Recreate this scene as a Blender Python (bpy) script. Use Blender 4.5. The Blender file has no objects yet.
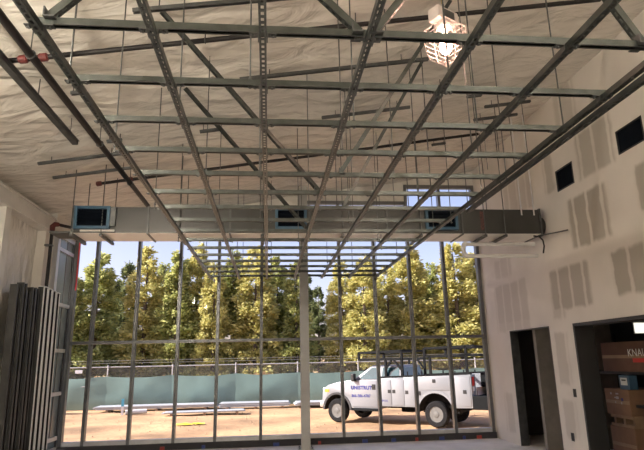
import bpy, bmesh, math, random
import numpy as np
from mathutils import Vector, Matrix, noise
random.seed(7)
scn = bpy.context.scene
COL = scn.collection

# ------------------------------------------------------------------ camera
F_PX, PITCH, YAW, ROLL, HC = 537.157, .2461, .1016, -.0212, 1.65
fwd = Vector((math.sin(YAW)*math.cos(PITCH), math.cos(YAW)*math.cos(PITCH), math.sin(PITCH)))
rgt = Vector((math.cos(YAW), -math.sin(YAW), 0))
upv = rgt.cross(fwd)
R2 = math.cos(ROLL)*rgt + math.sin(ROLL)*upv
U2 = -math.sin(ROLL)*rgt + math.cos(ROLL)*upv
CAM = Vector((0, 0, HC))
cd = bpy.data.cameras.new('camera'); cam = bpy.data.objects.new('camera', cd); COL.objects.link(cam)
cd.sensor_fit = 'HORIZONTAL'; cd.sensor_width = 36; cd.lens = F_PX/644*36
cd.clip_start = .05; cd.clip_end = 500
M = Matrix((R2, U2, -fwd)).transposed().to_4x4(); M.translation = CAM
cam.matrix_world = M
scn.camera = cam

# ------------------------------------------------------------------ world, sun, exposure
SUN_TO = Vector((-.82, -.07, .55)).normalized()
w = bpy.data.worlds.new('sky'); scn.world = w; w.use_nodes = True
nt = w.node_tree; bg = nt.nodes['Background']
sky = nt.nodes.new('ShaderNodeTexSky'); sky.sky_type = 'NISHITA'; sky.sun_disc = False
sky.sun_elevation = math.radians(36); sky.sun_rotation = math.atan2(SUN_TO.x, SUN_TO.y)
sky.air_density = 1.0; sky.dust_density = 2.2; sky.ozone_density = 2.0; sky.altitude = 100
haze = nt.nodes.new('ShaderNodeMixRGB'); haze.blend_type = 'MULTIPLY'; haze.inputs[0].default_value = 1; haze.inputs[2].default_value = (1.12, .87, .88, 1)
nt.links.new(sky.outputs[0], haze.inputs[1]); nt.links.new(haze.outputs[0], bg.inputs[0]); bg.inputs[1].default_value = .145
sd = bpy.data.lights.new('sun', 'SUN'); sd.energy = 5.4; sd.angle = math.radians(.6); sd.color = (1, .96, .89)
so = bpy.data.objects.new('sun', sd); COL.objects.link(so); so.location = (-30, -20, 40)
so.rotation_euler = (-SUN_TO).to_track_quat('-Z', 'Y').to_euler()
vs = scn.view_settings
vs.view_transform = 'Standard'; vs.look = 'None'; vs.gamma = 1; vs.use_curve_mapping = False; vs.exposure = 1.05
LAMP_E = 26.0; LAMP_FILL_E = 640.0

# ------------------------------------------------------------------ pixel helpers (direction only; distance from a plane)
def ray(x, y): return fwd + R2*((x-322)/F_PX) - U2*((y-225)/F_PX)
def onX(x, y, X): d = ray(x, y); return CAM + d*(X/d.x)
def onY(x, y, Y): d = ray(x, y); return CAM + d*(Y/d.y)
def onZ(x, y, Z): d = ray(x, y); return CAM + d*((Z-HC)/d.z)
def roofz(X): return 4.55 + .155*(X+4.1)
def onRoof(x, y, drop=0.0):
    d = ray(x, y); t = (4.55 + .155*4.1 - drop - HC)/(d.z - .155*d.x)
    return CAM + d*t

# ------------------------------------------------------------------ materials
MATS = {}
def mat(name, col, rough=.6, metal=0, var=.12, scale=6, bump=0, bscale=40, spec=.5, emit=None, estr=0, coat=0):
    if name in MATS: return MATS[name]
    m = bpy.data.materials.new(name); m.use_nodes = True; n = m.node_tree.nodes; l = m.node_tree.links
    b = n['Principled BSDF']
    b.inputs['Roughness'].default_value = rough; b.inputs['Metallic'].default_value = metal
    b.inputs['Specular IOR Level'].default_value = spec; b.inputs['Coat Weight'].default_value = coat
    tc = n.new('ShaderNodeTexCoord')
    nz = n.new('ShaderNodeTexNoise'); nz.inputs['Scale'].default_value = scale; nz.inputs['Detail'].default_value = 6
    l.new(tc.outputs['Object'], nz.inputs['Vector'])
    r = n.new('ShaderNodeValToRGB')
    r.color_ramp.elements[0].position = .3; r.color_ramp.elements[1].position = .7
    r.color_ramp.elements[0].color = (*[max(0, c*(1-var)) for c in col], 1)
    r.color_ramp.elements[1].color = (*[min(1, c*(1+var)) for c in col], 1)
    l.new(nz.outputs['Fac'], r.inputs[0]); l.new(r.outputs[0], b.inputs['Base Color'])
    if bump:
        n2 = n.new('ShaderNodeTexNoise'); n2.inputs['Scale'].default_value = bscale; n2.inputs['Detail'].default_value = 4
        l.new(tc.outputs['Object'], n2.inputs['Vector'])
        bp = n.new('ShaderNodeBump'); bp.inputs['Strength'].default_value = bump; bp.inputs['Distance'].default_value = .05
        l.new(n2.outputs['Fac'], bp.inputs['Height']); l.new(bp.outputs[0], b.inputs['Normal'])
    if emit:
        b.inputs['Emission Color'].default_value = (*emit, 1); b.inputs['Emission Strength'].default_value = estr
    MATS[name] = m
    return m
def glass_mat(name, tint=(1, 1, 1), refl=.06):
    m = bpy.data.materials.new(name); m.use_nodes = True; n = m.node_tree.nodes; l = m.node_tree.links
    n.remove(n['Principled BSDF']); o = n['Material Output']
    t = n.new('ShaderNodeBsdfTransparent'); t.inputs[0].default_value = (*tint, 1)
    g = n.new('ShaderNodeBsdfGlossy'); g.inputs['Roughness'].default_value = .02
    fr = n.new('ShaderNodeFresnel'); fr.inputs[0].default_value = 1.07
    mx = n.new('ShaderNodeMixShader'); l.new(fr.outputs[0], mx.inputs[0]); l.new(t.outputs[0], mx.inputs[1]); l.new(g.outputs[0], mx.inputs[2])
    l.new(mx.outputs[0], o.inputs[0]); MATS[name] = m
    return m

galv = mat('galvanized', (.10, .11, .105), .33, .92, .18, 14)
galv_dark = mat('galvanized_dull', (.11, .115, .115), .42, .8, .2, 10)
ducts = mat('duct_sheet', (.075, .075, .073), .36, .85, .1, 3)
painted_reflection = mat('painted_reflection', (.85, .82, .76), .35, .2, .05, 3)  # daylight reflected on the duct underside, put into a pale colour
alum = mat('aluminium_frame', (.16, .165, .17), .35, .6, .1, 5)
alum_lt = mat('aluminium_light', (.56, .57, .58), .4, .5, .1, 5)
black_pipe = mat('black_pipe', (.014, .012, .012), .5, 0, .3, 8, spec=.3)
red_paint = mat('red_paint', (.09, .012, .010), .6, 0, .2, 8)
red_tape = mat('red_tape', (.75, .05, .05), .5, 0, .05)
white_steel = mat('white_steel', (.62, .6, .56), .5, 0, .08, 4)
col_paint = mat('primer_grey', (.42, .42, .41), .5, 0, .08, 4)
gyp = mat('gypsum', (.62, .58, .52), .85, 0, .06, 2)
concrete = mat('concrete', (.76, .74, .71), .6, 0, .14, 2.2, .15, 30)
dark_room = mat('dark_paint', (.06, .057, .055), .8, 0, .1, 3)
dark_frame = mat('dark_steel_frame', (.03, .03, .03), .5, .2, .1, 3)
cardboard = mat('cardboard', (.24, .135, .08), .8, 0, .12, 5)
card_tape = mat('packing_tape', (.30, .19, .11), .3, 0, .1, 5)
black_m = mat('matte_black', (.012, .012, .013), .6, 0, .1)
rubber = mat('rubber', (.010, .010, .011), .8, 0, .2, 10, spec=.2)
white_paint = mat('vehicle_white', (.225, .237, .258), .3, 0, .03, 2, coat=.5)
rack_m = mat('rack_black', (.008, .009, .010), .7, 0, .1, spec=.12)
chrome = mat('wheel_steel', (.13, .13, .125), .45, .1, .15, 10)
blue_film = mat('blue_tape_film', (.035, .10, .17), .35, 0, .1, 8)
painted_dark = mat('painted_dark', (.004, .006, .010), .9, 0, .1, spec=.05)  # near-black colour stands for the darkness inside vents and grilles
pvc = mat('white_pvc', (.66, .65, .63), .35, 0, .05)
blue_print = mat('blue_print', (.015, .02, .17), .5, 0, .05)
red_print = mat('red_print', (.5, .03, .03), .5, 0, .05)
white_print = mat('white_print', (.75, .75, .75), .5, 0, .02)

# white vinyl facing of the roof insulation: crinkled, half glossy
def vinyl():
    m = mat('vinyl_facing', (.70, .67, .61), .26, 0, .06, 1.2)
    n = m.node_tree.nodes; l = m.node_tree.links; b = n['Principled BSDF']
    tc = n.new('ShaderNodeTexCoord')
    mp = n.new('ShaderNodeMapping'); mp.inputs['Scale'].default_value = (1, 1.7, 1); l.new(tc.outputs['Object'], mp.inputs[0])
    a = n.new('ShaderNodeTexNoise'); a.inputs['Scale'].default_value = 1.6; a.inputs['Detail'].default_value = 3; a.inputs['Distortion'].default_value = 1.5
    c = n.new('ShaderNodeTexVoronoi'); c.feature = 'F1'; c.inputs['Scale'].default_value = 2.4
    l.new(mp.outputs[0], a.inputs['Vector']); l.new(mp.outputs[0], c.inputs['Vector'])
    ad = n.new('ShaderNodeMath'); ad.operation = 'MULTIPLY_ADD'; ad.inputs[1].default_value = .5
    l.new(c.outputs['Distance'], ad.inputs[0]); l.new(a.outputs['Fac'], ad.inputs[2])
    bp = n.new('ShaderNodeBump'); bp.inputs['Strength'].default_value = .55; bp.inputs['Distance'].default_value = .12
    l.new(ad.outputs[0], bp.inputs['Height']); l.new(bp.outputs[0], b.inputs['Normal'])
    return m
vinyl_m = vinyl()

# ------------------------------------------------------------------ mesh builder
class MB:
    def __init__(s): s.v = []; s.f = []; s.mi = []; s.cur = 0
    def add(s, vs, fs):
        o = len(s.v); s.v += [tuple(p) for p in vs]; s.f += [tuple(i+o for i in f) for f in fs]; s.mi += [s.cur]*len(fs); return s
    def box(s, x0, y0, z0, x1, y1, z1):
        return s.add([(x0,y0,z0),(x1,y0,z0),(x1,y1,z0),(x0,y1,z0),(x0,y0,z1),(x1,y0,z1),(x1,y1,z1),(x0,y1,z1)],
                     [(0,3,2,1),(4,5,6,7),(0,1,5,4),(1,2,6,5),(2,3,7,6),(3,0,4,7)])
    def bevbox(s, x0, y0, z0, x1, y1, z1, b=.01, seg=2):
        bm = bmesh.new(); bmesh.ops.create_cube(bm, size=1)
        for v in bm.verts: v.co = ((v.co.x+.5)*(x1-x0)+x0, (v.co.y+.5)*(y1-y0)+y0, (v.co.z+.5)*(z1-z0)+z0)
        bmesh.ops.bevel(bm, geom=bm.edges[:], offset=b, segments=seg, affect='EDGES', profile=.5)
        bm.verts.index_update(); s.add([v.co[:] for v in bm.verts], [[v.index for v in f.verts] for f in bm.faces]); bm.free(); return s
    def beam(s, a, b, wx, wz, up=(0,0,1)):
        a = Vector(a); b = Vector(b); d = (b-a).normalized(); up = Vector(up)
        if abs(d.dot(up)) > .98: up = Vector((0,1,0))
        r = d.cross(up).normalized(); u = r.cross(d)
        P = []
        for q in (a, b):
            for sx, sz in ((-1,-1),(1,-1),(1,1),(-1,1)): P.append(q + r*(sx*wx/2) + u*(sz*wz/2))
        return s.add(P, [(0,1,2,3),(7,6,5,4),(0,4,5,1),(1,5,6,2),(2,6,7,3),(3,7,4,0)])
    def tube(s, pts, r, n=8, cap=True):
        pts = [Vector(p) for p in pts]; rr = r if isinstance(r, (list, tuple)) else [r]*len(pts)
        rings = []; o = len(s.v)
        ref = None
        for i, p in enumerate(pts):
            d = (pts[min(i+1, len(pts)-1)] - pts[max(i-1, 0)]).normalized()
            if ref is None:
                ref = Vector((0,0,1)) if abs(d.z) < .9 else Vector((1,0,0))
            a = d.cross(ref).normalized(); b = a.cross(d).normalized(); ref = b
            for k in range(n):
                t = 2*math.pi*k/n; s.v.append(tuple(p + a*(math.cos(t)*rr[i]) + b*(math.sin(t)*rr[i])))
        for i in range(len(pts)-1):
            for k in range(n):
                s.f.append((o+i*n+k, o+i*n+(k+1)%n, o+(i+1)*n+(k+1)%n, o+(i+1)*n+k)); s.mi.append(s.cur)
        if cap:
            s.f.append(tuple(o+k for k in range(n))[::-1]); s.f.append(tuple(o+(len(pts)-1)*n+k for k in range(n))); s.mi += [s.cur]*2
        return s
    def prism(s, poly, axis, a, b):
        # poly: 2D points, extruded along axis from a to b; axis 'y': (x,z), 'x': (y,z), 'z': (x,y)
        def P(p, t): return {'y': (p[0], t, p[1]), 'x': (t, p[0], p[1]), 'z': (p[0], p[1], t)}[axis]
        n = len(poly)
        return s.add([P(p, a) for p in poly] + [P(p, b) for p in poly],
                     [tuple(range(n)), tuple(range(2*n-1, n-1, -1))] + [(i, i+n, (i+1) % n+n, (i+1) % n) for i in range(n)])
    def lathe(s, prof, c, axis='z', n=24, cap=True):
        o = len(s.v); c = Vector(c)
        for r, h in prof:
            for k in range(n):
                t = 2*math.pi*k/n; x, y = r*math.cos(t), r*math.sin(t)
                s.v.append(tuple(c + Vector({'z': (x, y, h), 'y': (x, h, y), 'x': (h, x, y)}[axis])))
        for i in range(len(prof)-1):
            for k in range(n): s.f.append((o+i*n+k, o+i*n+(k+1) % n, o+(i+1)*n+(k+1) % n, o+(i+1)*n+k)); s.mi.append(s.cur)
        if cap: s.f.append(tuple(o+k for k in range(n))[::-1]); s.f.append(tuple(o+(len(prof)-1)*n+k for k in range(n))); s.mi += [s.cur]*2
        return s
    def mesh(s, name, mats, smooth=False):
        me = bpy.data.meshes.new(name); me.from_pydata(s.v, [], s.f)
        for m in (mats if isinstance(mats, (list, tuple)) else [mats]): me.materials.append(m)
        me.polygons.foreach_set('material_index', s.mi)
        bm = bmesh.new(); bm.from_mesh(me); bmesh.ops.recalc_face_normals(bm, faces=bm.faces[:]); bm.to_mesh(me); bm.free()
        if smooth:
            me.shade_smooth() if hasattr(me, 'shade_smooth') else None
            try: me.set_sharp_from_angle(angle=math.radians(38))
            except Exception: pass
        me.update(); return me
    def build(s, name, mats, parent=None, smooth=False):
        return link(name, s.mesh(name, mats, smooth), parent)
def link(name, me, parent=None, loc=None, rot=None):
    o = bpy.data.objects.new(name, me); COL.objects.link(o)
    if parent: o.parent = parent
    if loc is not None: o.location = loc
    if rot is not None: o.rotation_euler = rot
    return o
def tag(o, label=None, cat=None, group=None, kind=None):
    if label: o['label'] = label
    if cat: o['category'] = cat
    if group: o['group'] = group
    if kind: o['kind'] = kind
    return o
def thing(name, label, cat, loc=(0,0,0), rz=0, group=None):
    o = link(name, None, None, loc, (0,0,rz)); o.empty_display_size = .1
    return tag(o, label, cat, group)
def struct(name, label=None):
    o = link(name, None); o.empty_display_size = .1
    return tag(o, label, None, None, 'structure')
def copy_tree(o, parent=None):
    c = o.copy(); COL.objects.link(c); c.parent = parent
    for ch in [x for x in o.children]: copy_tree(ch, c)
    return c
def text_mesh(name, body, size, m, parent, loc, rot, align='LEFT', ext=.001, off=0.0, sp=1.0):
    cu = bpy.data.curves.new(name, 'FONT'); cu.body = body; cu.size = size; cu.align_x = align; cu.extrude = ext
    cu.offset = off; cu.space_character = sp
    t = bpy.data.objects.new(name, cu); COL.objects.link(t)
    bpy.context.view_layer.update()
    me = bpy.data.meshes.new_from_object(t.evaluated_get(bpy.context.evaluated_depsgraph_get()))
    bpy.data.objects.remove(t); bpy.data.curves.remove(cu)
    me.materials.clear(); me.materials.append(m)
    return link(name, me, parent, loc, rot)

XL, XR, YW, YB = -4.1, 4.76, 11.6, -5.0
GZ = -.5
# ================================================================== STRUCTURE
MB().box(XL-.3, YB-.2, -.25, XR+.16, YW+.25, 0).build('floor', concrete)['kind'] = 'structure'
bpy.data.objects['floor']['label'] = 'smooth grey concrete floor slab'

# roof deck (keeps the daylight out) and insulation facing under it
rf = MB(); rf.prism([(XL-.35, roofz(XL-.35)+.12), (XR+2.4, roofz(XR+2.4)+.12), (XR+2.4, roofz(XR+2.4)+.3), (XL-.35, roofz(XL-.35)+.3)], 'y', YB-.3, YW+.6)
tag(rf.build('roof', white_steel), 'sloped metal roof deck above the insulation', kind='structure')
ceil = struct('ceiling', 'sloped roof underside lined with crinkled white insulation facing')
PUR = 1.5
ys = [YB + i*1.52 for i in range(12)]
ys[-1] = YW+.3
for i in range(len(ys)-1):
    a, b = ys[i], ys[i+1]; nx, ny = 110, 16; m = MB(); V = []; Fc = []
    for j in range(ny+1):
        for k in range(nx+1):
            X = XL-.3 + (XR+.1-XL+.3)*k/nx; Y = a + (b-a)*j/ny
            tx = ((X-XL)/PUR) % 1; ty = j/ny
            sag = .075*math.sin(math.pi*tx)**.8 + .022*math.sin(math.pi*ty)
            edge = min(tx, 1-tx)
            wr = .020*noise.noise(Vector((X*1.1, Y*2.6, i*3.1))) + .012*noise.noise(Vector((X*3.3, Y*4.5, 5)))
            wr += .012*math.sin(Y*17+noise.noise(Vector((X, Y, 0)))*4)*max(0, 1-edge*6)
            V.append((X, Y, roofz(X)-sag*.6+wr*.45*(.4+ty*(1-ty)*3)))
    for j in range(ny):
        for k in range(nx):
            q = j*(nx+1)+k; Fc.append((q, q+1, q+nx+2, q+nx+1))
    m.add(V, Fc); o = m.build('insulation_strip', vinyl_m, ceil, smooth=True)

# ---- right wall with openings: (Y,z) rectangles
def wall_grid(holes, u0, u1, v0, v1, topf=None):
    us = sorted({u0, u1, *[h[0] for h in holes], *[h[1] for h in holes]}); vv = sorted({v0, v1, *[h[2] for h in holes], *[h[3] for h in holes]})
    out = []
    for a, b in zip(us, us[1:]):
        for c, d in zip(vv, vv[1:]):
            if not any(h[0] <= a and b <= h[1] and h[2] <= c and d <= h[3] for h in holes): out.append((a, b, c, d))
    return out
DOOR = (8.89, 10.44, 0, 2.13); OPEN = (4.6, 8.14, 0, 2.12); V1 = (5.93, 6.46, 4.28, 4.62); V2 = (7.57, 8.07, 4.26, 4.62)
def drywall_mat():
    m = mat('drywall_finish', (.68, .64, .59), .9, 0, .05, 1.5)
    n = m.node_tree.nodes; l = m.node_tree.links; b = n['Principled BSDF']
    tc = n.new('ShaderNodeTexCoord'); nz = n.new('ShaderNodeTexNoise'); nz.inputs['Scale'].default_value = 5; nz.inputs['Detail'].default_value = 3
    l.new(tc.outputs['Object'], nz.inputs['Vector'])
    mx = n.new('ShaderNodeMixRGB'); mx.blend_type = 'ADD'; mx.inputs[0].default_value = .09
    l.new(tc.outputs['Object'], mx.inputs[1]); l.new(nz.outputs['Color'], mx.inputs[2])
    sp = n.new('ShaderNodeSeparateXYZ'); l.new(mx.outputs[0], sp.inputs[0])
    def math_(op, a, bb):
        k = n.new('ShaderNodeMath'); k.operation = op
        for i, v in enumerate((a, bb)):
            if v is None: continue
            if isinstance(v, (int, float)): k.inputs[i].default_value = v
            else: l.new(v, k.inputs[i])
        return k.outputs[0]
    def step(v, hw, soft):
        k = n.new('ShaderNodeMapRange'); k.interpolation_type = 'SMOOTHSTEP'; l.new(v, k.inputs[0])
        k.inputs[1].default_value = hw-soft; k.inputs[2].default_value = hw+soft; k.inputs[3].default_value = 1; k.inputs[4].default_value = 0
        return k.outputs[0]
    rects = []   # bare paper fields between the compound bands: (Ymin, Ymax, zmin, zmax, strength)
    for (x0, y0, x1, y1, s) in [(567, 201, 612, 235, 1), (549, 272, 593, 304, .8), (610, 253, 660, 288, .9), (633, 167, 670, 200, .9),
                                (494, 288, 530, 320, .45), (541, 157, 555, 190, .7), (574, 137, 616, 160, .75), (553, 333, 573, 385, .5),
                                (562, 400, 580, 440, .45), (551, 296, 566, 318, .4), (504, 392, 517, 434, .35), (494, 262, 512, 275, .3),
                                (503, 189, 534, 205, .4), (551, 90, 578, 124, .45), (497, 322, 531, 329, .3), (590, 100, 610, 118, .5)]:
        p = onX(x0, y0, XR); q = onX(x1, y1, XR)
        rects.append((min(p.y, q.y), max(p.y, q.y), min(p.z, q.z), max(p.z, q.z), s))
    tot = None
    for (a, bb, c, d, s) in rects:
        u = step(math_('ABSOLUTE', math_('SUBTRACT', sp.outputs[1], (a+bb)/2+.045), None), (bb-a)/2, .055)
        v = step(math_('ABSOLUTE', math_('SUBTRACT', sp.outputs[2], (c+d)/2+.045), None), (d-c)/2, .04)
        k = math_('MULTIPLY', math_('MULTIPLY', u, v), s)
        tot = k if tot is None else math_('MAXIMUM', tot, k)
    fr = math_('FRACT', math_('DIVIDE', sp.outputs[1], .36), None)
    st = step(math_('ABSOLUTE', math_('SUBTRACT', fr, .5), None), .09, .05)
    tot = math_('MULTIPLY', tot, math_('SUBTRACT', 1, math_('MULTIPLY', st, .75)))
    base = b.inputs['Base Color'].links[0].from_socket
    c2 = n.new('ShaderNodeMixRGB'); l.new(tot, c2.inputs[0]); l.new(base, c2.inputs[1]); c2.inputs[2].default_value = (.37, .335, .29, 1)
    l.new(c2.outputs[0], b.inputs['Base Color'])
    return m
dry = drywall_mat()
m = MB()
for (a, b, c, d) in wall_grid([DOOR, OPEN, V1, V2], YB, YW+.25, 0, 6.2): m.box(XR, a, c, XR+.16, b, d)
tag(m.build('wall_right', dry), 'tall taped drywall partition with bare paper patches', kind='structure')

# rear wall behind the camera, front wall above the glazing
tag(MB().box(XL-.3, YB-.2, 0, XR+.16, YB, 6.2).build('wall_back', gyp), 'plain drywall end wall behind the viewer', kind='structure')
wf = struct('wall_front', 'insulated wall above and beside the tall glazing')
HEAD = [(XL-.3, .8, 4.32), (.8, 3.16, 5.13), (3.16, XR+.0, 5.53)]
for a, b, z in HEAD:
    MB().prism([(a, z), (b, z), (b, roofz(b)+.2), (a, roofz(a)+.2)], 'y', YW-.02, YW+.22).build('header_panel', vinyl_m, wf)
MB().box(4.74, YW-.06, 0, XR, YW+.2, 5.53).build('jamb_panel', gyp, wf)

# ---- left wall: eave beam, posts, insulation bays
wl = struct('wall_left', 'metal building side wall with white eave beam and insulation')
MB().box(XL-.35, YB-.2, 0, XL-.22, 10.55, roofz(XL)+.2).build('outer_sheet', white_steel, wl)
MB().box(XL-.35, 10.55, 4.15, XL-.0, YW+.2, roofz(XL)+.2).build('return_header', gyp, wl)
posts = [-3.0, .9, 4.8, 8.62]
m = MB().box(XL-.2, YB, 4.12, XL, 10.45, 4.36); m.box(XL-.2, YB, 4.09, XL+.05, 10.45, 4.12); m.box(XL-.2, YB, 4.36, XL+.05, 10.45, 4.385)
m.build('eave_beam', white_steel, wl)
for y in posts: MB().box(XL-.2, y-.09, 0, XL+.01, y+.09, 4.09).build('post', white_steel, wl)
bays = [(YB, -3.09), (-2.91, .81), (.99, 4.71), (4.89, 8.53), (8.71, 10.17)]
for (a, b) in bays:
    m = MB(); V = []; Fc = []; nx = max(6, int((b-a)*9)); nz_ = 40
    for j in range(nz_+1):
        for k in range(nx+1):
            y = a+(b-a)*k/nx; z = 4.09*j/nz_
            V.append((XL-.19+.05*math.sin(math.pi*k/nx)+.03*noise.noise(Vector((y*1.8, z*1.3, 2))), y, z))
    for j in range(nz_):
        for k in range(nx):
            q = j*(nx+1)+k; Fc.append((q, q+1, q+nx+2, q+nx+1))
    m.add(V, Fc).build('insulation_panel', vinyl_m, wl, smooth=True)
MB().box(XL-.2, 10.17, 0, XL-.02, 10.55, 4.12).build('closure_panel', gyp, wl)

# ---- big front glazing
win = struct('window_1', 'tall storefront glazing with dark aluminium mullions')
MX = [-3.60, -2.74, -1.87, -1.06, -.15, .72, 1.54, 2.32, 3.11, 3.90, 4.60]
def headz(x): return 5.53 if x > 3.1 else (5.13 if x > .78 else 4.32)
XF0 = -4.02
for x in MX[:-1]: MB().box(x-.03, YW-.06, .12, x+.03, YW+.07, headz(x)).build('mullion', alum, win)
MB().box(4.67, YW-.06, .12, 4.74, YW+.07, 5.53).build('jamb', alum, win)
MB().box(XF0-.04, YW-.06, .12, XF0+.03, YW+.07, 4.32).build('jamb', alum, win)
edges = [XF0+.03] + MX[:-1] + [4.67]
gl = glass_mat('clear_glass')
for a, b in zip(edges, edges[1:]):
    h = headz((a+b)/2); x0 = a+(.03 if a in MX else 0); x1 = b-(.03 if b in MX else 0)
    MB().box(x0, YW-.055, .12, x1, YW+.065, .2).build('sill_rail', alum_lt, win)
    MB().box(x0, YW-.055, 2.055, x1, YW+.065, 2.115).build('transom', alum, win)
    MB().box(x0, YW-.055, h-.07, x1, YW+.065, h).build('head_rail', alum, win)
    MB().box(x0, YW+.0, .2, x1, YW+.008, 2.055).build('glass_pane', gl, win)
    top = h-.07
    if h > 4.4:
        MB().box(x0, YW-.055, 4.28, x1, YW+.065, 4.36).build('transom', alum, win)
        MB().box(x0, YW, 4.36, x1, YW+.008, top).build('glass_pane', gl, win); top = 4.28
    MB().box(x0, YW, 2.115, x1, YW+.008, top).build('glass_pane', gl, win)
MB().box(XF0-.04, YW-.1, 0, 4.74, YW+.1, .12).build('sill_curb', mat('dark_curb', (.035, .035, .04), .8), win)
shim_b = mat('blue_shim', (.03, .06, .25), .5); shim_r = mat('red_shim', (.35, .04, .03), .5)
for i, x in enumerate([-2.1, -1.3, .1, 1.0, 1.9, 2.5, 3.0, 3.5, 4.0, 4.3]):
    wd = random.uniform(.05, .16)
    MB().box(x, YW-.13, .005, x+wd, YW-.1, .07).build('shim', shim_b if i % 3 else shim_r, win)
MB().box(XF0+.035, YW-.075, 3.15, XF0+.06, YW-.06, 4.2).build('tape_strip', red_tape, win)

# ---- narrow return glazing on the left wall
XRet = -4.05
w2 = struct('window_2', 'narrow side glazing returning along the left wall')
teal = mat('spandrel_glass', (.21, .26, .27), .25, 0, .15, 2)
MB().box(XRet-.08, 10.55, .1, XRet+.02, 10.66, 4.15).build('jamb', alum_lt, w2)
MB().box(XRet-.08, 11.46, .1, XRet+.0, 11.53, 4.15).build('jamb', alum, w2)
bz = [.1, .30, 1.12, 1.93, 2.80, 3.86, 4.12]
for k, z in enumerate(bz): MB().box(XRet-.06, 10.66, z-.035, XRet+.01, 11.46, z+.035).build('rail', alum_lt, w2)
for a, b in zip(bz, bz[1:]): MB().box(XRet-.05, 10.66, a+.035, XRet-.03, 11.46, b-.035).build('spandrel_panel', teal, w2)
MB().box(XRet-.03, 11.16, .35, XRet-.02, 11.19, 4.1).build('reflection_strip', alum, w2)  # vertical reflection on the panes, added as a thin strip

# ---- rooms behind the right wall
sr = struct('wall_storage', 'dark storage room shell seen through the wide opening')
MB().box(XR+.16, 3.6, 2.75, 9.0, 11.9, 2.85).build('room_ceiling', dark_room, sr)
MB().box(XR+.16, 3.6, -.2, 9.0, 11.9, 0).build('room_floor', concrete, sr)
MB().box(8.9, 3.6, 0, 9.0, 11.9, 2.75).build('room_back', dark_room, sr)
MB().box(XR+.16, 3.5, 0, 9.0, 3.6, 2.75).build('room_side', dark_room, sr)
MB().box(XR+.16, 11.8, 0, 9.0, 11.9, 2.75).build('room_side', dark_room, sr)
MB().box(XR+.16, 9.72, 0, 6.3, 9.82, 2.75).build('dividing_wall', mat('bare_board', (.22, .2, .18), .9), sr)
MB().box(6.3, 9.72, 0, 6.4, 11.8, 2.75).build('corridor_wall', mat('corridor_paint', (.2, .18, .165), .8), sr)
# frame of wide opening and small door lining
fr = struct('door_1', 'dark steel lining of the wide storage opening')
MB().box(XR-.01, 8.10, 0, XR+.3, 8.145, 2.125).build('jamb', dark_frame, fr)
MB().box(XR-.01, 4.6, 2.08, XR+.3, 8.10, 2.125).build('head', dark_frame, fr)
MB().box(XR-.01, 4.595, 0, XR+.3, 4.64, 2.08).build('jamb', dark_frame, fr)
d2 = struct('door_2', 'narrow unframed doorway with metal corner beads')
for y in (8.89, 10.425): MB().box(XR-.004, y, 0, XR+.16, y+.015, 2.13).build('corner_bead', galv_dark, d2)
MB().box(XR-.004, 8.905, 2.115, XR+.16, 10.425, 2.13).build('corner_bead', galv_dark, d2)
# back boxes of the two vents; a black front panel paints the dark inside
for nm, v in (('vent_opening', V1), ('vent_opening', V2)):
    o = MB(); a, b, c, d = v
    o.box(XR+.16, a-.02, c-.02, XR+.6, a, d+.02); o.box(XR+.16, b, c-.02, XR+.6, b+.02, d+.02); o.box(XR+.16, a, c-.02, XR+.6, b, c); o.box(XR+.16, a, d, XR+.6, b, d+.02); o.box(XR+.012, a+.02, c+.02, XR+.03, b-.02, d-.02)
    e = thing('wall_vent', 'black rectangular vent opening cut high in drywall, %s' % ('nearer the picture edge' if v is V1 else 'the one closer to the duct'), 'vent', (0,0,0), 0, 'vent openings in the drywall')
    o.build('sleeve', painted_dark, e)
    g = MB()
    for q in ((a, a+.02, c, d), (b-.02, b, c, d), (a+.02, b-.02, c, c+.02), (a+.02, b-.02, d-.02, d)): g.box(XR-.006, q[0], q[2], XR+.05, q[1], q[3])
    g.build('flange', dark_frame, e)

# steel column in front of the glazing
m = MB().box(-.085, -.085, 0, .085, .085, roofz(.72)-.05); c_ = thing('steel_column', 'light grey square steel column standing before the glazing', 'column', (.72, 11.0, 0))
m.build('shaft', col_paint, c_); MB().box(-.15, -.15, 0, .15, .15, .02).build('base_plate', col_paint, c_)
for sx in (-1, 1):
    for sy in (-1, 1): MB().lathe([(.012, .02), (.012, .05)], (sx*.12, sy*.12, 0), n=6).build('anchor_bolt', galv, c_)
MB().box(-.1, -.1, roofz(.72)-.05, .1, .1, roofz(.72)+.0).build('cap_plate', col_paint, c_)

# ================================================================== STRUT GRID
S = .588; GX0 = -.037; GY0 = 2.635; ZG = 3.40
LX = [GX0 + (i-2)*S for i in range(7)]
RY = [GY0 + j*S for j in range(-2, 16)]
Y0, Y1 = RY[0]-.15, RY[-1]+.06
grid = thing('strut_ceiling_grid', 'suspended grid of galvanized slotted strut channels filling the ceiling view', 'ceiling grid')
def slotted(L, w_=.041, h=.041, pitch=.05, slot=.028, sw=.016, t=.0027):
    """channel along +Y from 0 to L, slotted web at the bottom (z=0), open on top with lips"""
    m = MB(); hw = w_/2
    m.box(-hw, 0, 0, -hw+t, L, h); m.box(hw-t, 0, 0, hw, L, h)
    m.box(-hw+t, 0, h-t, -hw+.009, L, h); m.box(hw-.009, 0, h-t, hw-t, L, h)
    m.box(-hw+t, 0, 0, -sw/2, L, t); m.box(sw/2, 0, 0, hw-t, L, t)
    n = int(L/pitch)
    for k in range(n+1):
        a = k*pitch; b = min(L, a+pitch-slot)
        if b > a: m.add([(-sw/2, a, 0), (sw/2, a, 0), (sw/2, b, 0), (-sw/2, b, 0), (-sw/2, a, t), (sw/2, a, t), (sw/2, b, t), (-sw/2, b, t)], [(0,3,2,1),(4,5,6,7),(0,1,5,4),(2,3,7,6)])
    return m
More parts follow.
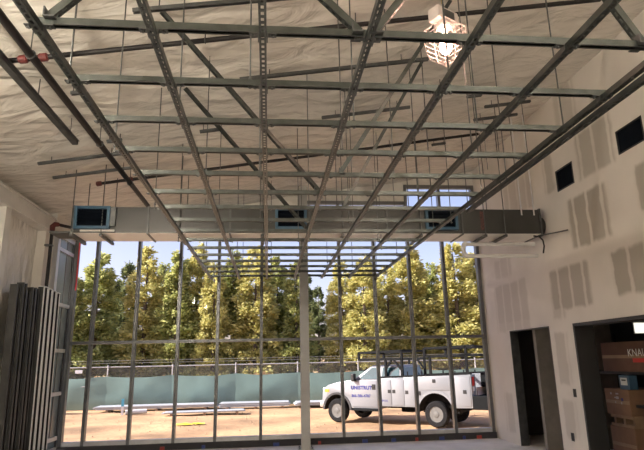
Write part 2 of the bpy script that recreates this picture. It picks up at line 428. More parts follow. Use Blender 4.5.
me_long = slotted(Y1-Y0).mesh('slotted_channel', galv)
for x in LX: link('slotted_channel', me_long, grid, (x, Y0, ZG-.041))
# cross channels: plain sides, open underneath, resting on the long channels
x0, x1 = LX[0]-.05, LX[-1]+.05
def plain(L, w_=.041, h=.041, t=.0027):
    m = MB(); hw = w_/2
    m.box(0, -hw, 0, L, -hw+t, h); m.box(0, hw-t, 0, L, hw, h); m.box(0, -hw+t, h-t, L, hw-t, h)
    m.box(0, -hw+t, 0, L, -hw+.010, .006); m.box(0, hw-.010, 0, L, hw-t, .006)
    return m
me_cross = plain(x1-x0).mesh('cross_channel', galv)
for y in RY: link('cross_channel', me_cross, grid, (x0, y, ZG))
for s_ in (-1, 1):
    fm = MB()
    fm.box(s_*.0215 if s_ > 0 else -.075, -.02, -.006, .075 if s_ > 0 else -.0215, .02, 0)
    fm.box(s_*.0215 if s_ > 0 else -.0275, -.02, -.04, .0275 if s_ > 0 else -.0215, .02, -.006)
    fm.lathe([(.011, -.016), (.011, -.006)], (s_*.055, 0, 0), n=6)
    me_fit = fm.mesh('angle_fitting', galv_dark)
    for x in LX:
        for y in RY: link('angle_fitting', me_fit, grid, (x, y, ZG))
# second channel bolted beneath the edge run on the right
me_s = slotted(4.4).mesh('edge_channel', galv_dark); link('edge_channel', me_s, grid, (LX[6]+.05, 1.6, ZG-.085))
# hanger rods up to the roof
rods = [(0,1),(0,3),(0,6),(0,9),(0,12),(1,2),(1,5),(1,8),(1,11),(2,1),(2,4),(2,7),(2,10),(2,13),(3,2),(3,3),(3,6),(3,9),(3,12),(4,1),(4,4),(4,7),(4,8),(4,11),(4,14),
        (5,2),(5,3),(5,5),(5,6),(5,9),(5,10),(5,13),(6,2),(6,4),(6,5),(6,7),(6,8),(6,11),(6,14),(0,14),(1,14),(3,14)]
for i, j in rods:
    x = LX[i]+random.uniform(.05, .12)*random.choice((-1, 1)); y = RY[j+2]
    m = MB().tube([(x, y, ZG-.012), (x, y, roofz(x)-.0)], .0062, 6); m.lathe([(.013, -.012), (.013, 0)], (x, y, ZG), n=6); m.lathe([(.013, .041), (.013, .053)], (x, y, ZG), n=6)
    m.build('hanger_rod', galv_dark, grid)
# diagonal seismic braces (slotted channel) from a grid crossing up to the roof
def brace(a, b):
    a = Vector(a); b = Vector(b); d = b-a
    o = link('diagonal_brace', slotted(d.length, pitch=.05).mesh('diagonal_brace', galv), grid, a)
    o.rotation_mode = 'QUATERNION'; o.rotation_quaternion = d.to_track_quat('Y', 'Z')
    c = MB().box(-.03, -.05, -.008, .03, .06, 0).box(-.03, -.05, 0, -.022, .0, .05).build('brace_hinge', galv_dark, grid); c.location = a
def clip_roof(a, b):
    a = Vector(a); b = Vector(b); d = b-a
    t = (roofz(a.x)-.04-a.z)/(d.z-.155*d.x); return a+d*t
n50 = Vector((LX[3]-.03, RY[7], ZG+.04)); brace(n50, onRoof(160, 12, .04))
n80 = Vector((LX[3]-.03, RY[10], ZG+.04)); brace(n80, onRoof(184, 89, .04))
n4 = onY(342, 174, RY[6]); brace(n4, clip_roof(n4, onY(425, 44, RY[6]))); n6 = onY(345, 206, RY[8]); brace(n6, clip_roof(n6, onY(423, 63, RY[8])))
for px0, py0, px1, py1 in ((357, 36, 320, 0), (377, 36, 405, 0), (640, 48, 605, 0), (52, 20, 78, 0)):
    a = onY(px0, py0, RY[2]); b = onY(px1, py1, RY[2]); a.z = max(a.z, ZG+.02); brace(a, clip_roof(a, b))

# roof-level channels clamped under the purlins
cc = 0
segs = [(133, 13, 300, 0, 'the long run above the left grid corner'), (240, 81, 430, 58, 'the long run across the middle'), (322, 119, 411, 107, 'short run right of centre'),
        (38, 165, 123, 153, 'upper of two over left duct grille'), (53, 179, 133, 165, 'lower of two over left duct grille'),
        (467, 98, 482, 96, 'tiny one left of the drywall'), (485, 108, 531, 102, 'middle of three near the drywall'), (474, 121, 518, 115, 'lowest of three near the drywall'),
        (71, 95, 83, 93, 'stub beside the black main pipe'), (107, 143, 122, 141, 'stub left of the black pipe end'), (200, 133, 222, 131, 'stub left of the middle channel'), (432, 146, 445, 145, 'stub right above the middle duct grille')]
for a, b, c, d, t in segs:
    P = onRoof(a, b, .16); Q = onRoof(c, d, .16); Q.y = P.y; Q.z = P.z + .155*(Q.x-P.x)
    e = thing('roof_channel', 'galvanized channel clamped under the sloped roof, ' + t, 'channel', P, 0, 'channels under the roof')
    d_ = Q-P; L = d_.length
    o = link('channel', plain(L).mesh('channel', galv_dark), e); o.rotation_euler = (0, -math.asin(d_.z/L), 0)
    for t_ in (.15, .85):
        p = d_*t_; MB().tube([(p.x, 0, p.z+.02), (p.x, 0, p.z+.19)], .006, 6).build('hanger_rod', galv_dark, e)
    if L > .5 and a > 460:
        for t_ in (.2, .8):
            p = d_*t_; MB().tube([(p.x, 0, p.z-.9), (p.x, 0, p.z+.02)], .006, 6).build('drop_rod', galv_dark, e)

# ================================================================== SPRINKLER PIPES
def pipe(label, pts, r, couplings=(), hangers=(), end_red=False):
    e = thing('sprinkler_pipe', label, 'pipe', pts[0], 0, 'black sprinkler pipes'); o0 = Vector(pts[0])
    P = [Vector(p)-o0 for p in pts]
    MB().tube(P, r, 12).build('pipe_run', black_pipe, e, smooth=True)
    d = (P[-1]-P[0])
    for t in couplings:
        a = P[0]+d*(t-.045/d.length); b = P[0]+d*(t+.045/d.length)
        MB().tube([a, a+(b-a)*.15, a+(b-a)*.85, b], [r*1.15, r*1.6, r*1.6, r*1.15], 12).build('coupling', red_paint, e, smooth=True)
    for t in hangers:
        p = P[0]+d*t; top = roofz(p.x+o0.x)-o0.z-.02
        MB().tube([(p.x, p.y, p.z+r), (p.x, p.y, top)], .006, 6).build('hanger_rod', galv_dark, e)
        m = MB(); m.tube([(p.x+math.cos(k*math.pi/6)*r*1.15, p.y, p.z+math.sin(k*math.pi/6)*r*1.15) if abs(d.y) > abs(d.x) else (p.x, p.y+math.cos(k*math.pi/6)*r*1.15, p.z+math.sin(k*math.pi/6)*r*1.15) for k in range(13)], .006, 5); m.build('hanger_ring', galv_dark, e)
    return e
pipe('thick black sprinkler main running lengthwise at upper left', [(-2.18, -3.5, 4.42), (-2.18, 9.6, 4.42)], .038, (), (.2, .35, .5, .62, .78, .9))
a = onY(8, 61, 5.0); b = onY(600, 0, 5.0); b.z = a.z+(b.x-a.x)*.162
pipe('black sprinkler branch with red couplings crossing behind the nearest strut row', [a, b], .026, (.022, .052), (.3, .55, .8))
a = onY(97, 184, 8.9); b = onY(478, 134, 8.9)
pipe('black sprinkler branch with red end cap crossing above the duct', [a, b], .026, (.005, .08), (.25, .5, .75))
e = thing('lighting_rail', 'grey metal rail running lengthwise left of the black main pipe', 'rail', (-2.55, -3.5, 4.47))
MB().box(-.035, 0, 0, .035, 10.4, .05).build('rail_body', galv_dark, e); MB().box(-.05, 0, .05, .05, 10.4, .056).build('rail_cover', galv_dark, e)
for y in (5.5, 7.5, 9.2, 10.2): MB().tube([(0, y, .05), (0, y, roofz(-2.55)-4.5)], .005, 6).build('hanger_rod', galv_dark, e)
# drop pipe on left wall
e = thing('sprinkler_riser', 'black riser pipe with red elbow on the left wall', 'pipe', (-4.0, 10.12, 0))
MB().tube([(0, 0, .35), (0, 0, 4.12)], .03, 12).build('riser', black_pipe, e, smooth=True)
MB().tube([(0, 0, 4.08), (0, 0, 4.16), (.02, .05, 4.21), (.06, .1, 4.22)], [.045, .048, .048, .042], 12).build('elbow', red_paint, e, smooth=True)
MB().tube([(.05, .09, 4.22), (.36, .55, 4.22)], .03, 12).build('stub', black_pipe, e, smooth=True)
for z in (1.2, 2.6, 3.8): MB().box(-.1, -.04, z-.015, .035, .04, z+.015).build('pipe_clamp', galv_dark, e)

# ================================================================== DUCT
DX0, DX1, DY0, DY1, DZ0, DZ1 = -3.04, 4.60, 8.45, 9.06, 3.645, 4.066
duct = thing('air_duct', 'long rectangular sheet metal air duct spanning in front of the glazing', 'duct')
secs = [DX0, -1.9, -.62, .66, 1.94, 3.22, DX1]
for a, b in zip(secs, secs[1:]):
    m = MB().box(a+.012, DY0, DZ0, b-.012, DY1, DZ1)
    m.build('duct_section', ducts, duct)
    MB().box(a+.014, DY0+.002, DZ0-.004, b-.014, DY1-.002, DZ0).build('reflection_sheet', painted_reflection, duct)  # pale sheet painting the outdoor light mirrored under the duct
for x in secs:
    m = MB(); f_ = .018
    m.box(x-.014, DY0-f_, DZ0-f_, x+.014, DY0, DZ1+f_); m.box(x-.014, DY1, DZ0-f_, x+.014, DY1+f_, DZ1+f_)
    m.box(x-.014, DY0, DZ0-f_, x+.014, DY1, DZ0); m.box(x-.014, DY0, DZ1, x+.014, DY1, DZ1+f_); m.build('flange', galv_dark, duct)
    MB().box(x-.012, DY0, DZ0, x+.012, DY1, DZ1).build('joint', ducts, duct)
MB().lathe([(.17, 0), (.17, .06), (.175, .065), (.175, .085), (.17, .09), (.17, .155)], (DX1+.01, (DY0+DY1)/2, (DZ0+DZ1)/2-.02), 'x', 32).build('round_collar', ducts, duct, smooth=True)
for (px0, py0, px1, py1) in ((79, 209, 107, 226), (278, 210, 304, 228), (427, 212, 455, 229)):
    a = onY(px0, py0, DY0); b = onY(px1, py1, DY0); ax, bx, az, bz_ = a.x, b.x, 3.745, 4.02
    m = MB()
    for q in ((ax-.045, ax, az-.045, bz_+.045), (bx, bx+.045, az-.045, bz_+.045), (ax, bx, az-.045, az), (ax, bx, bz_, bz_+.045)): m.box(q[0], DY0-.06, q[2], q[1], DY0-.0, q[3])
    g = m.build('grille_collar', blue_film, duct); g['label'] = 'blue film covered grille collar'
    MB().box(ax, DY0-.03, az, bx, DY0-.012, bz_).build('grille_painted_dark', painted_dark, g)  # near-black panel in place of the dark open grille
    m = MB()
    for k in range(1, 5): zz = az+(bz_-az)*k/5; m.box(ax, DY0-.045, zz-.004, bx, DY0-.03, zz+.004)
    m.build('louver', painted_dark, g)
    if px0 < 100:
        MB().box(bx+.05, DY0-.05, az, bx+.13, DY0, bz_+.02).build('filter_cap', galv_dark, duct); MB().box(ax+.05, DY0-.03, az-.085, bx+.12, DY0, az-.055).build('drip_lip', white_steel, duct)
MB().box(3.54, DY0-.003, 3.70, 3.61, DY0-.001, 4.03).build('red_marking', mat('red_stencil', (.10, .04, .035), .6, 0, .6, 30), duct)
for x in (-3.05, -2.6, -1.4, -.1, 1.2, 2.5, 3.6, 3.95):
    for y in (DY0-.03, DY1+.03): MB().tube([(x, y, DZ0-.05), (x, y, roofz(x)-.02)], .008, 6).build('hanger_rod', galv_dark, duct)
    MB().box(x-.02, DY0-.05, DZ0-.06, x+.02, DY1+.05, DZ0-.02).build('trapeze_bar', galv_dark, duct)
for x in (4.28, 4.5): MB().box(x-.012, DY0-.004, DZ1-.1, x+.012, DY0-.001, roofz(x)-.05).build('hanger_strap', mat('bright_strap', (.7, .7, .7), .35, .6), duct)
MB().box(DX0-.38, DY0+.1, DZ0+.02, DX0-.02, DY1-.1, DZ0+.05).build('end_shelf', galv_dark, duct)
# pvc drain under the right duct end
e = thing('drain_pipe', 'white plastic drain pipe looping under the right end of the duct', 'pipe', (3.38, 8.9, 3.35))
MB().tube([(1.3, 0, .21), (.06, 0, .21), (.015, 0, .205), (0, 0, .16), (0, 0, .06), (.015, 0, .015), (.06, 0, 0), (1.33, 0, 0)], .034, 12).build('pipe_run', pvc, e, smooth=True)
MB().tube([(.06, 0, .0), (.015, 0, .015), (0, 0, .06)], .044, 12).build('elbow', pvc, e, smooth=True); MB().tube([(.06, 0, .22), (.015, 0, .205), (0, 0, .16)], .044, 12).build('elbow', pvc, e, smooth=True)
e = thing('loose_cable', 'black cable dangling from the right end of the duct', 'cable', (4.55, 8.42, 3.52))
MB().tube([(-.12, .0, .08), (-.03, -.02, .06), (.02, -.03, 0), (.03, -.03, -.1), (.0, -.03, -.22)], .014, 8).build('cable_end', black_m, e, smooth=True)
MB().tube([(-.05, 0, .075), (.06, -.1, .085), (.12, -.3, .07), (.17, -.55, .05)], .012, 8).build('conduit', galv_dark, e, smooth=True)

# ================================================================== CAGED WORK LAMPS
glow = mat('lamp_bulb', (1, .9, .85), .4, 0, 0, emit=(1, .56, .42), estr=LAMP_E)
glow_fill = mat('fill_lamp_bulb', (1, .95, .9), .4, 0, 0, emit=(1, .89, .74), estr=LAMP_FILL_E)  # for the added fill lamps out of view
lamp_box = mat('lamp_housing', (.62, .55, .52), .45, .1, .1); cage_m = mat('cage_wire', (.7, .62, .6), .35, .3, .05)
cord_y = mat('yellow_cord', (.5, .36, .05), .5, 0, .1)
def work_lamp(loc, label, gm=glow):
    e = thing('caged_work_lamp', label, 'lamp', loc, .5, 'caged temporary work lamps')
    MB().bevbox(-.16, -.075, .05, .16, .075, .20, .02).build('ballast_box', lamp_box, e)
    MB().bevbox(-.085, -.082, .075, .085, -.074, .17, .004).build('name_plate', galv_dark, e)
    MB().lathe([(.075, 0), (.09, .02), (.09, .05)], (0, 0, 0), n=20).build('socket', lamp_box, e, smooth=True)
    MB().lathe([(.02, -.02), (.028, -.06), (.055, -.14), (.066, -.21), (.055, -.27), (.025, -.305), (.003, -.312)], (0, 0, 0), n=20).build('bulb', gm, e, smooth=True)
    m = MB(); R = [(.15, .0), (.155, -.06), (.155, -.12), (.15, -.18), (.145, -.24), (.135, -.30), (.115, -.36), (.06, -.40)]
    for r, z in R:
        m.tube([(r*s1*1.0, r*s2*1.0, z) for s1, s2 in ((1,1),(-1,1),(-1,-1),(1,-1),(1,1))], .0042, 5)
    for s1, s2 in ((1,1),(-1,1),(-1,-1),(1,-1),(0,1),(1,0),(0,-1),(-1,0)): m.tube([(.09*s1, .09*s2, .04)] + [(r*s1, r*s2, z) for r, z in R] + [(0, 0, -.42)], .0042, 5)
    m.build('wire_cage', cage_m, e)
    m = MB()
    m.tube([(0, 0, .20), (0, 0, .25), (.02, 0, .27), (.02, 0, .30), (0, 0, .31)], .007, 6); m.build('hook', black_m, e)
    e.scale = (.86,)*3; top = (roofz(loc[0])-loc[2]-.02)/.86
    m = MB(); m.tube([(0, 0, .30), (.015, .01, (top+.3)/2), (0, 0, top)], .009, 6); m.build('cord', cord_y, e)
    return e
lp = onY(445, 38, 4.2)
work_lamp((lp.x, 4.2, lp.z+.10), 'glowing caged work lamp hanging at the upper right of the grid')
for x, y, t in ((-2.75, 2.9, 'near the left wall'), (-2.6, .2, 'farther back on the left'), (3.4, -2.4, 'near the drywall')):  # unseen lamps added to brighten the ceiling and walls
    work_lamp((x, y, roofz(x)-.75), 'added caged fill lamp hanging unseen outside the picture, ' + t, glow_fill)

# ================================================================== LEFT SIDE: leaning studs
stud_l = mat('stud_bright', (.66, .66, .63), .45, .2, .1); stud_d = mat('stud_dark_shaded', (.06, .06, .058), .5, .4, .25, 4)  # the dark one also paints the shade inside the bright studs
def stud(h, wd, dp, m_, label, loc, tilt, group):
    """C stud standing upright, open side towards +X"""
    e = thing('metal_stud', label, 'metal stud', loc, 0, group); e.rotation_euler = (0, tilt, 0)
    t = .006
    MB().box(0, 0, 0, t, wd, h).build('web', stud_d, e)  # bright studs: shade of the open channel put into dark web and flanges
    MB().box(t, 0, 0, dp, t, h).build('flange', stud_d, e); MB().box(t, wd-t, 0, dp, wd, h).build('flange', stud_d, e)
    MB().box(dp, 0, 0, dp+.012, .034, h).build('lip', m_, e); MB().box(dp, wd-.03, 0, dp+.004, wd, h).build('lip', m_, e)
    if m_ is stud_l: MB().box(0, 0, h, dp+.012, wd, h+.014).build('end_track', m_, e)
    p = MB()
    for z in (h*.2, h*.45, h*.7, h*.92): p.box(t, wd*.35, z, t+.002, wd*.65, z+.1)
    p.build('punch_out', black_m, e)
    return e
ordn = ['first and leftmost', 'second', 'third', 'fourth and rightmost']
for k in range(4):
    stud(2.98-.012*k, .185, .09, stud_l, 'steel stud of the bright bundle against left wall, %s of four' % ordn[k], (-3.93, 9.70+k*.19, 0), -.012, 'bright studs leaning on the left wall')
dk = ['leftmost by the white post', 'second from the white post', 'third from the white post', 'fourth from the white post', 'rightmost beside the bright bundle']
for k in range(5):
    stud(2.9+.06*math.sin(k*2.2), .15, .10, stud_d, 'dark steel stud leaning on left wall, ' + dk[k], (-3.97+.02*(k % 2), 8.78+k*.175, 0), -.015, 'dark studs leaning on the left wall')

#@@PART3
# ================================================================== STORAGE ROOM CONTENTS
XS = 5.55
def carton(label, y0, y1, z0, z1, dx=.6, x=XS, m_=cardboard):
    e = thing('carton', label, 'box', (x, y0, z0), 0, 'cardboard cartons in the storage room')
    MB().bevbox(0, 0, 0, dx, y1-y0, z1-z0, .008, 1).build('box_body', m_, e)
    MB().box(-.002, 0.01, (z1-z0)*.5-.025, 0, y1-y0-.01, (z1-z0)*.5+.025).build('packing_tape', card_tape, e)
    return e
def sp_(px, py): p = onX(px, py, XS); return p.y, p.z
yb0, zb = sp_(598, 343); zt = zb
c1 = carton('brown carton with red and white lettering on the upper shelf', 6.9, sp_(600, 343)[0], sp_(602, 371)[1], sp_(598, 343)[1], m_=mat('dark_cardboard', (.13, .065, .045), .8, 0, .12, 5))
ty, tz = sp_(628, 355); cy0 = c1.location.y; cz0 = c1.location.z
text_mesh('lettering', 'KNAUF', .16, white_print, c1, (-.006, ty-cy0, tz-cz0-.02), (math.pi/2, 0, -math.pi/2))
MB().box(-.004, ty-cy0-.36, tz-cz0-.11, -.001, ty-cy0-.10, tz-cz0-.05).build('red_logo', red_print, c1)
y_, z_ = sp_(604, 388); y2, z2 = sp_(632, 417)
c2 = carton('smaller brown carton with blue marks below the meter', y2, y_, z2, z_)
for k in range(7):
    yy = random.uniform(.12, (y_-y2)-.12); zz = random.uniform(.12, .34)
    MB().box(-.003, yy, zz, -.001, yy+random.uniform(.02, .07), zz+random.uniform(.015, .05)).build('label_mark', mat('pale_print', (.45, .42, .4), .6) if k else blue_print, c2)
y3, z3 = sp_(637, 450); c3 = carton('tall brown carton standing on the storage floor', y2-.02, sp_(610, 424)[0], 0.0, sp_(611, 425)[1])
# pallet strip between the lower two cartons and shelf under the upper one
e = thing('wood_spacer', 'thin wooden spacer frame between the two lower cartons', 'spacer', (XS, y2, c3.location.z+sp_(611, 425)[1]))
hh = z2-sp_(611, 425)[1]
wood_m = mat('raw_wood', (.28, .18, .11), .8, 0, .2, 6)
MB().box(.02, 0, 0, .55, y_-y2-.05, hh*.25).build('lower_board', wood_m, e); MB().box(.02, 0, hh*.75, .55, y_-y2-.05, hh).build('upper_board', wood_m, e)
for t in (0, .45, .9): MB().box(.04, t*(y_-y2-.1), hh*.25, .55, t*(y_-y2-.1)+.05, hh*.75).build('block', wood_m, e)
sh = thing('storage_shelf', 'dark metal shelf rack holding the upper carton', 'shelf', (XS, 6.5, 0))
zs = c1.location.z
sh_m = mat('shelf_black', (.02, .02, .022), .5, .3)
MB().box(0, 0, zs-.04, .6, 2.75, zs).build('shelf_board', sh_m, sh); MB().box(.0, 0, .85, .6, sp_(604,388)[0]-6.5-.75, .89).build('shelf_board', sh_m, sh)
for y in (0, 2.72):
    for x in (0, .56): MB().box(x, y, 0, x+.04, y+.04, 2.0).build('upright', sh_m, sh)
# meter box standing on the middle carton
y5, z5 = sp_(617, 375); y6, z6 = sp_(628, 384)
e = thing('meter_box', 'small blue cased instrument with white display between the cartons', 'instrument', (XS+.02, y6, z_))
MB().bevbox(0, 0, 0, .15, y5-y6, z5-z_-.0, .012).build('case', mat('case_blue', (.05, .11, .19), .5), e)
MB().box(-.004, .04, (z5-z_)*.3, .0, y5-y6-.04, z5-z_-.04).build('display', mat('display_white', (.55, .56, .56), .4), e)
MB().box(-.006, .07, (z5-z_)*.6, -.004, y5-y6-.07, z5-z_-.065).build('readout', black_m, e)
# lit wall fixture at the far end of the storage room
YS = 11.8
p0 = onY(634, 333, YS); p1 = onY(647, 323, YS)
e = thing('strip_light', 'small lit wall light far back in the storage room', 'light', (p0.x, YS-.06, p0.z))
lit = mat('storage_light', (1, 1, .9), .4, 0, 0, emit=(1, .97, .85), estr=.6)
wd_, ht_ = p1.x-p0.x, p1.z-p0.z
MB().box(-.02, .02, -.02, wd_+.02, .06, ht_+.02).build('housing', white_steel, e); MB().box(0, 0, 0, wd_, .02, ht_).build('diffuser', lit, e)
for k, py in enumerate((311, 316)):
    q = onY(632, py, YS); MB().tube([(q.x-p0.x, .03, q.z-p0.z), (q.x-p0.x+.6, .03, q.z-p0.z)], .025, 8).build('tube', lit, e)
MB().box(.0, .045, ht_+.02, .03, .06, onY(632, 309, YS).z-p0.z).build('mounting_bar', galv_dark, e)

# electrical boxes on drywall
for px, py, t in ((575, 393, 'upper switch box opening in the drywall between door and wide opening'), (573, 437, 'lower outlet box opening in the drywall between door and wide opening')):
    p = onX(px, py, XR); e = thing('electrical_box', t, 'outlet box', (XR, p.y, p.z), 0, 'electrical boxes in the drywall')
    MB().box(-.004, -.035, -.055, -.001, .035, .055).build('opening', black_m, e)
    m = MB()
    for q in ((-.042, -.035, -.062, .062), (.035, .042, -.062, .062), (-.035, .035, -.062, -.055), (-.035, .035, .055, .062)): m.box(-.006, q[0], q[2], 0, q[1], q[3])
    m.build('rim', galv_dark, e)

# ================================================================== OUTSIDE
def dirt_mat():
    m = mat('dirt', (.40, .25, .135), .95, 0, .48, .4, .9, 4)
    return m
m = MB(); V = []; Fc = []; nx, ny = 130, 100
X0, X1, YG0, YG1 = -32, 40, YW+.25, 32
for j in range(ny+1):
    for k in range(nx+1):
        X = X0+(X1-X0)*k/nx; Y = YG0+(YG1-YG0)*(j/ny)**1.4
        z = GZ + .05*noise.noise(Vector((X*.6, Y*.6, 0))) + .03*noise.noise(Vector((X*1.9, Y*1.9, 3)))
        if Y < 15: z -= .05
        V.append((X, Y, z-.02))
for j in range(ny):
    for k in range(nx):
        q = j*(nx+1)+k; Fc.append((q, q+1, q+nx+2, q+nx+1))
tag(m.add(V, Fc).build('ground', dirt_mat(), None, True), 'bare tan construction dirt outside the glazing', kind='structure')
tag(MB().box(-80, -60, GZ-.4, 90, 31.5, GZ-.3).build('subgrade', dirt_mat()), 'flat bare dirt extending around the building', kind='structure')
# leaf-strewn bank behind the fence
m = MB(); V = []; Fc = []; nx, ny = 90, 24
for j in range(ny+1):
    for k in range(nx+1):
        X = -50+115*k/nx; t = j/ny; Y = 29.6+40*t
        V.append((X, Y, GZ-.06+2.6*min(1, t*2.4)**1.2+.18*noise.noise(Vector((X*.5, Y*.5, 7)))*min(1, t*6)))
for j in range(ny):
    for k in range(nx):
        q = j*(nx+1)+k; Fc.append((q, q+1, q+nx+2, q+nx+1))
tag(m.add(V, Fc).build('bank', mat('leaf_litter', (.52, .37, .22), .95, 0, .4, 1.6, .5, 6), None, True), 'brown leaf covered bank rising behind the fence', kind='structure')

# ---- fence with green windscreen
YF = 28.6
fence = thing('chain_link_fence', 'chain link construction fence with green windscreen along the lot', 'fence', (0, YF, GZ))
steel_f = mat('fence_steel', (.42, .42, .42), .5, .4, .1)
px_posts = [-30+3.15*i for i in range(20)]
FX0, FX1 = px_posts[0], px_posts[-1]
for x in px_posts: MB().tube([(x, 0, -.05), (x, 0, 2.12)], .035, 10).build('post', steel_f, fence)
MB().tube([(FX0, -.0, 2.03), (FX1, 0, 2.0)], .026, 8).build('top_rail', steel_f, fence)
def mesh_wire():
    m = bpy.data.materials.new('chain_link'); m.use_nodes = True; n = m.node_tree.nodes; l = m.node_tree.links
    b = n['Principled BSDF']; b.inputs['Base Color'].default_value = (.4, .4, .4, 1); b.inputs['Metallic'].default_value = .4; b.inputs['Roughness'].default_value = .5
    tc = n.new('ShaderNodeTexCoord'); mx = None
    for a in (.785, -.785):
        mp = n.new('ShaderNodeMapping'); mp.inputs['Rotation'].default_value = (0, a, 0); l.new(tc.outputs['Object'], mp.inputs[0])
        wv = n.new('ShaderNodeTexWave'); wv.bands_direction = 'X'; wv.inputs['Scale'].default_value = 4; l.new(mp.outputs[0], wv.inputs[0])
        g = n.new('ShaderNodeMath'); g.operation = 'GREATER_THAN'; g.inputs[1].default_value = .985; l.new(wv.outputs['Fac'], g.inputs[0])
        if mx is None: mx = g.outputs[0]
        else:
            k = n.new('ShaderNodeMath'); k.operation = 'MAXIMUM'; l.new(mx, k.inputs[0]); l.new(g.outputs[0], k.inputs[1]); mx = k.outputs[0]
    l.new(mx, b.inputs['Alpha']); return m
MB().add([(FX0, .03, .02), (FX1, .03, .02), (FX1, .03, 2.05), (FX0, .03, 2.05)], [(0,1,2,3)]).build('chain_link_mesh', mesh_wire(), fence)
for z in (2.2, 2.32): MB().tube([(FX0, 0, z), (FX1, 0, z)], .006, 5).build('barbed_wire', steel_f, fence)
scr = mat('windscreen_green', (.165, .25, .22), .7, 0, .12, .8)
for a, b in zip(px_posts, px_posts[1:]):
    m = MB(); V = []; Fc = []; nx, nz_ = 16, 6
    for j in range(nz_+1):
        for k in range(nx+1):
            t = k/nx; x = a+(b-a)*t; top = 1.56-.09*math.sin(math.pi*t)+.03*noise.noise(Vector((x, 0, 0)))
            V.append((x, -.06-.12*math.sin(math.pi*t)*math.sin(math.pi*j/nz_)*.7+.04*noise.noise(Vector((x*1.2, j*.5, 4))), .02+top*j/nz_))
    for j in range(nz_):
        for k in range(nx):
            q = j*(nx+1)+k; Fc.append((q, q+1, q+nx+2, q+nx+1))
    m.add(V, Fc).build('windscreen_panel', scr, fence, True)
# cross brace of the gate bay on the left and its white sign
MB().tube([(-11.2, -.1, 1.02), (-8.8, -.1, 1.12)], .025, 8).build('brace_rail', steel_f, fence)
p = onY(79, 371, YF-.1)
e = thing('fence_sign', 'small white rectangular sign hung on the fence at left', 'sign', (p.x, YF-.12, p.z-.12))
MB().box(-.17, -.006, 0, .17, .006, .16).build('sign_panel', white_print, e)
for s_ in (-.14, .14): MB().tube([(s_, 0, .14), (s_, .06, .16), (s_, .1, .14)], .006, 5).build('tie', steel_f, e)

# ---- things lying on the lot
sheet_m = mat('pale_sheet', (.46, .49, .53), .4, .1, .08, 1.2)
sh_lab = ['pale metal sheet stack lying at the fence foot, longest at left', 'pale metal sheet stack lying at the fence foot, left of the column', 'pale metal sheets lying near the truck front', 'thin pale sheet lying on dirt before the stacks']
for k, (xa, ya, L, wd, n_, rz) in enumerate([(-5.2, 27.6, 5.6, 1.1, 5, .02), (-.6, 27.2, 3.2, 1.1, 6, -.03), (2.9, 27.0, 3.2, 1.2, 5, .02), (-2.7, 24.6, 3.4, .8, 2, .08)]):
    e = thing('sheet_stack', sh_lab[k], 'metal sheets', (xa, ya, GZ+.02), rz, 'metal sheet stacks by the fence')
    for t in (.1, .5, .9): MB().box(-L/2+L*t-.05, -wd/2, -.03, -L/2+L*t+.05, wd/2, .08).build('timber_bearer', wood_m, e)
    for i in range(n_):
        o = MB().box(-L/2+random.uniform(-.08, .08), -wd/2+random.uniform(-.05, .05), .08+i*.03, L/2+random.uniform(-.08, .08), wd/2, .104+i*.03).build('sheet', sheet_m, e)
p = onZ(122, 415, GZ); e = thing('survey_stake', 'blue topped white marker stake standing in the dirt', 'stake', (p.x, p.y, GZ-.05), .2)
MB().box(-.05, -.03, 0, .05, .03, .4).build('shaft', white_print, e); MB().box(-.055, -.035, .4, .055, .035, .72).build('painted_top', mat('stake_blue', (.1, .42, .6), .5), e)
p = onZ(137, 414, GZ); e = thing('pipe_offcut', 'short white pipe offcut lying beside the stake', 'pipe', (p.x, p.y, GZ+.1), .3)
MB().tube([(-.5, 0, 0), (.4, 0, 0)], .1, 14).build('pipe_wall', pvc, e, True); MB().tube([(.4, 0, 0), (.41, 0, 0)], .085, 14).build('bore', black_m, e)
p = onZ(190, 425, GZ); e = thing('yellow_tarp_scrap', 'bright yellow plastic scrap lying on the dirt', 'scrap', (p.x, p.y, GZ+.0), .1)
m = MB(); V = []; Fc = []
for j in range(7):
    for k in range(15): V.append((-.5+k/14+.03*math.sin(j*2), -.2+.4*j/6*(1-.3*math.sin(k)), .03+.06*abs(noise.noise(Vector((k*.6, j*.7, 1))))))
for j in range(6):
    for k in range(14): q = j*15+k; Fc.append((q, q+1, q+16, q+15))
m.add(V, Fc).build('sheet', mat('yellow_plastic', (.75, .7, .06), .5), e, True)
p = onZ(64, 412, GZ); e = thing('drain_barrel', 'dark upright barrel with a blue hose near the left fence', 'barrel', (p.x, p.y-1.0, GZ-.02))
MB().lathe([(.26, 0), (.29, .05), (.28, .4), (.29, .45), (.28, .8), (.26, .9)], (0, 0, 0), n=20).build('drum', mat('barrel_dark', (.03, .05, .05), .5), e, True)
MB().tube([(.05, -.05, .9), (.1, -.08, 1.25), (.0, -.1, 1.5), (-.15, -.1, 1.5), (-.25, -.1, 1.3)], .045, 8).build('hose', mat('hose_blue', (.03, .13, .6), .4), e, True)
# dirt clods: scattered stones nobody would count
m = MB()
for k in range(500):
    x = random.uniform(-11, 9); y = random.uniform(13.5, 27); r = random.uniform(.015, .045)
    m.add([(x+r*a, y+r*b, GZ+r*c*.7) for a, b, c in ((1,0,0),(0,1,.1),(-1,.2,0),(0,-1,0),(.1,0,1))], [(0,1,4),(1,2,4),(2,3,4),(3,0,4)])
tag(m.build('dirt_clods', mat('clod', (.38, .25, .15), .95)), 'loose dirt clods scattered over the lot', 'dirt', kind='stuff')

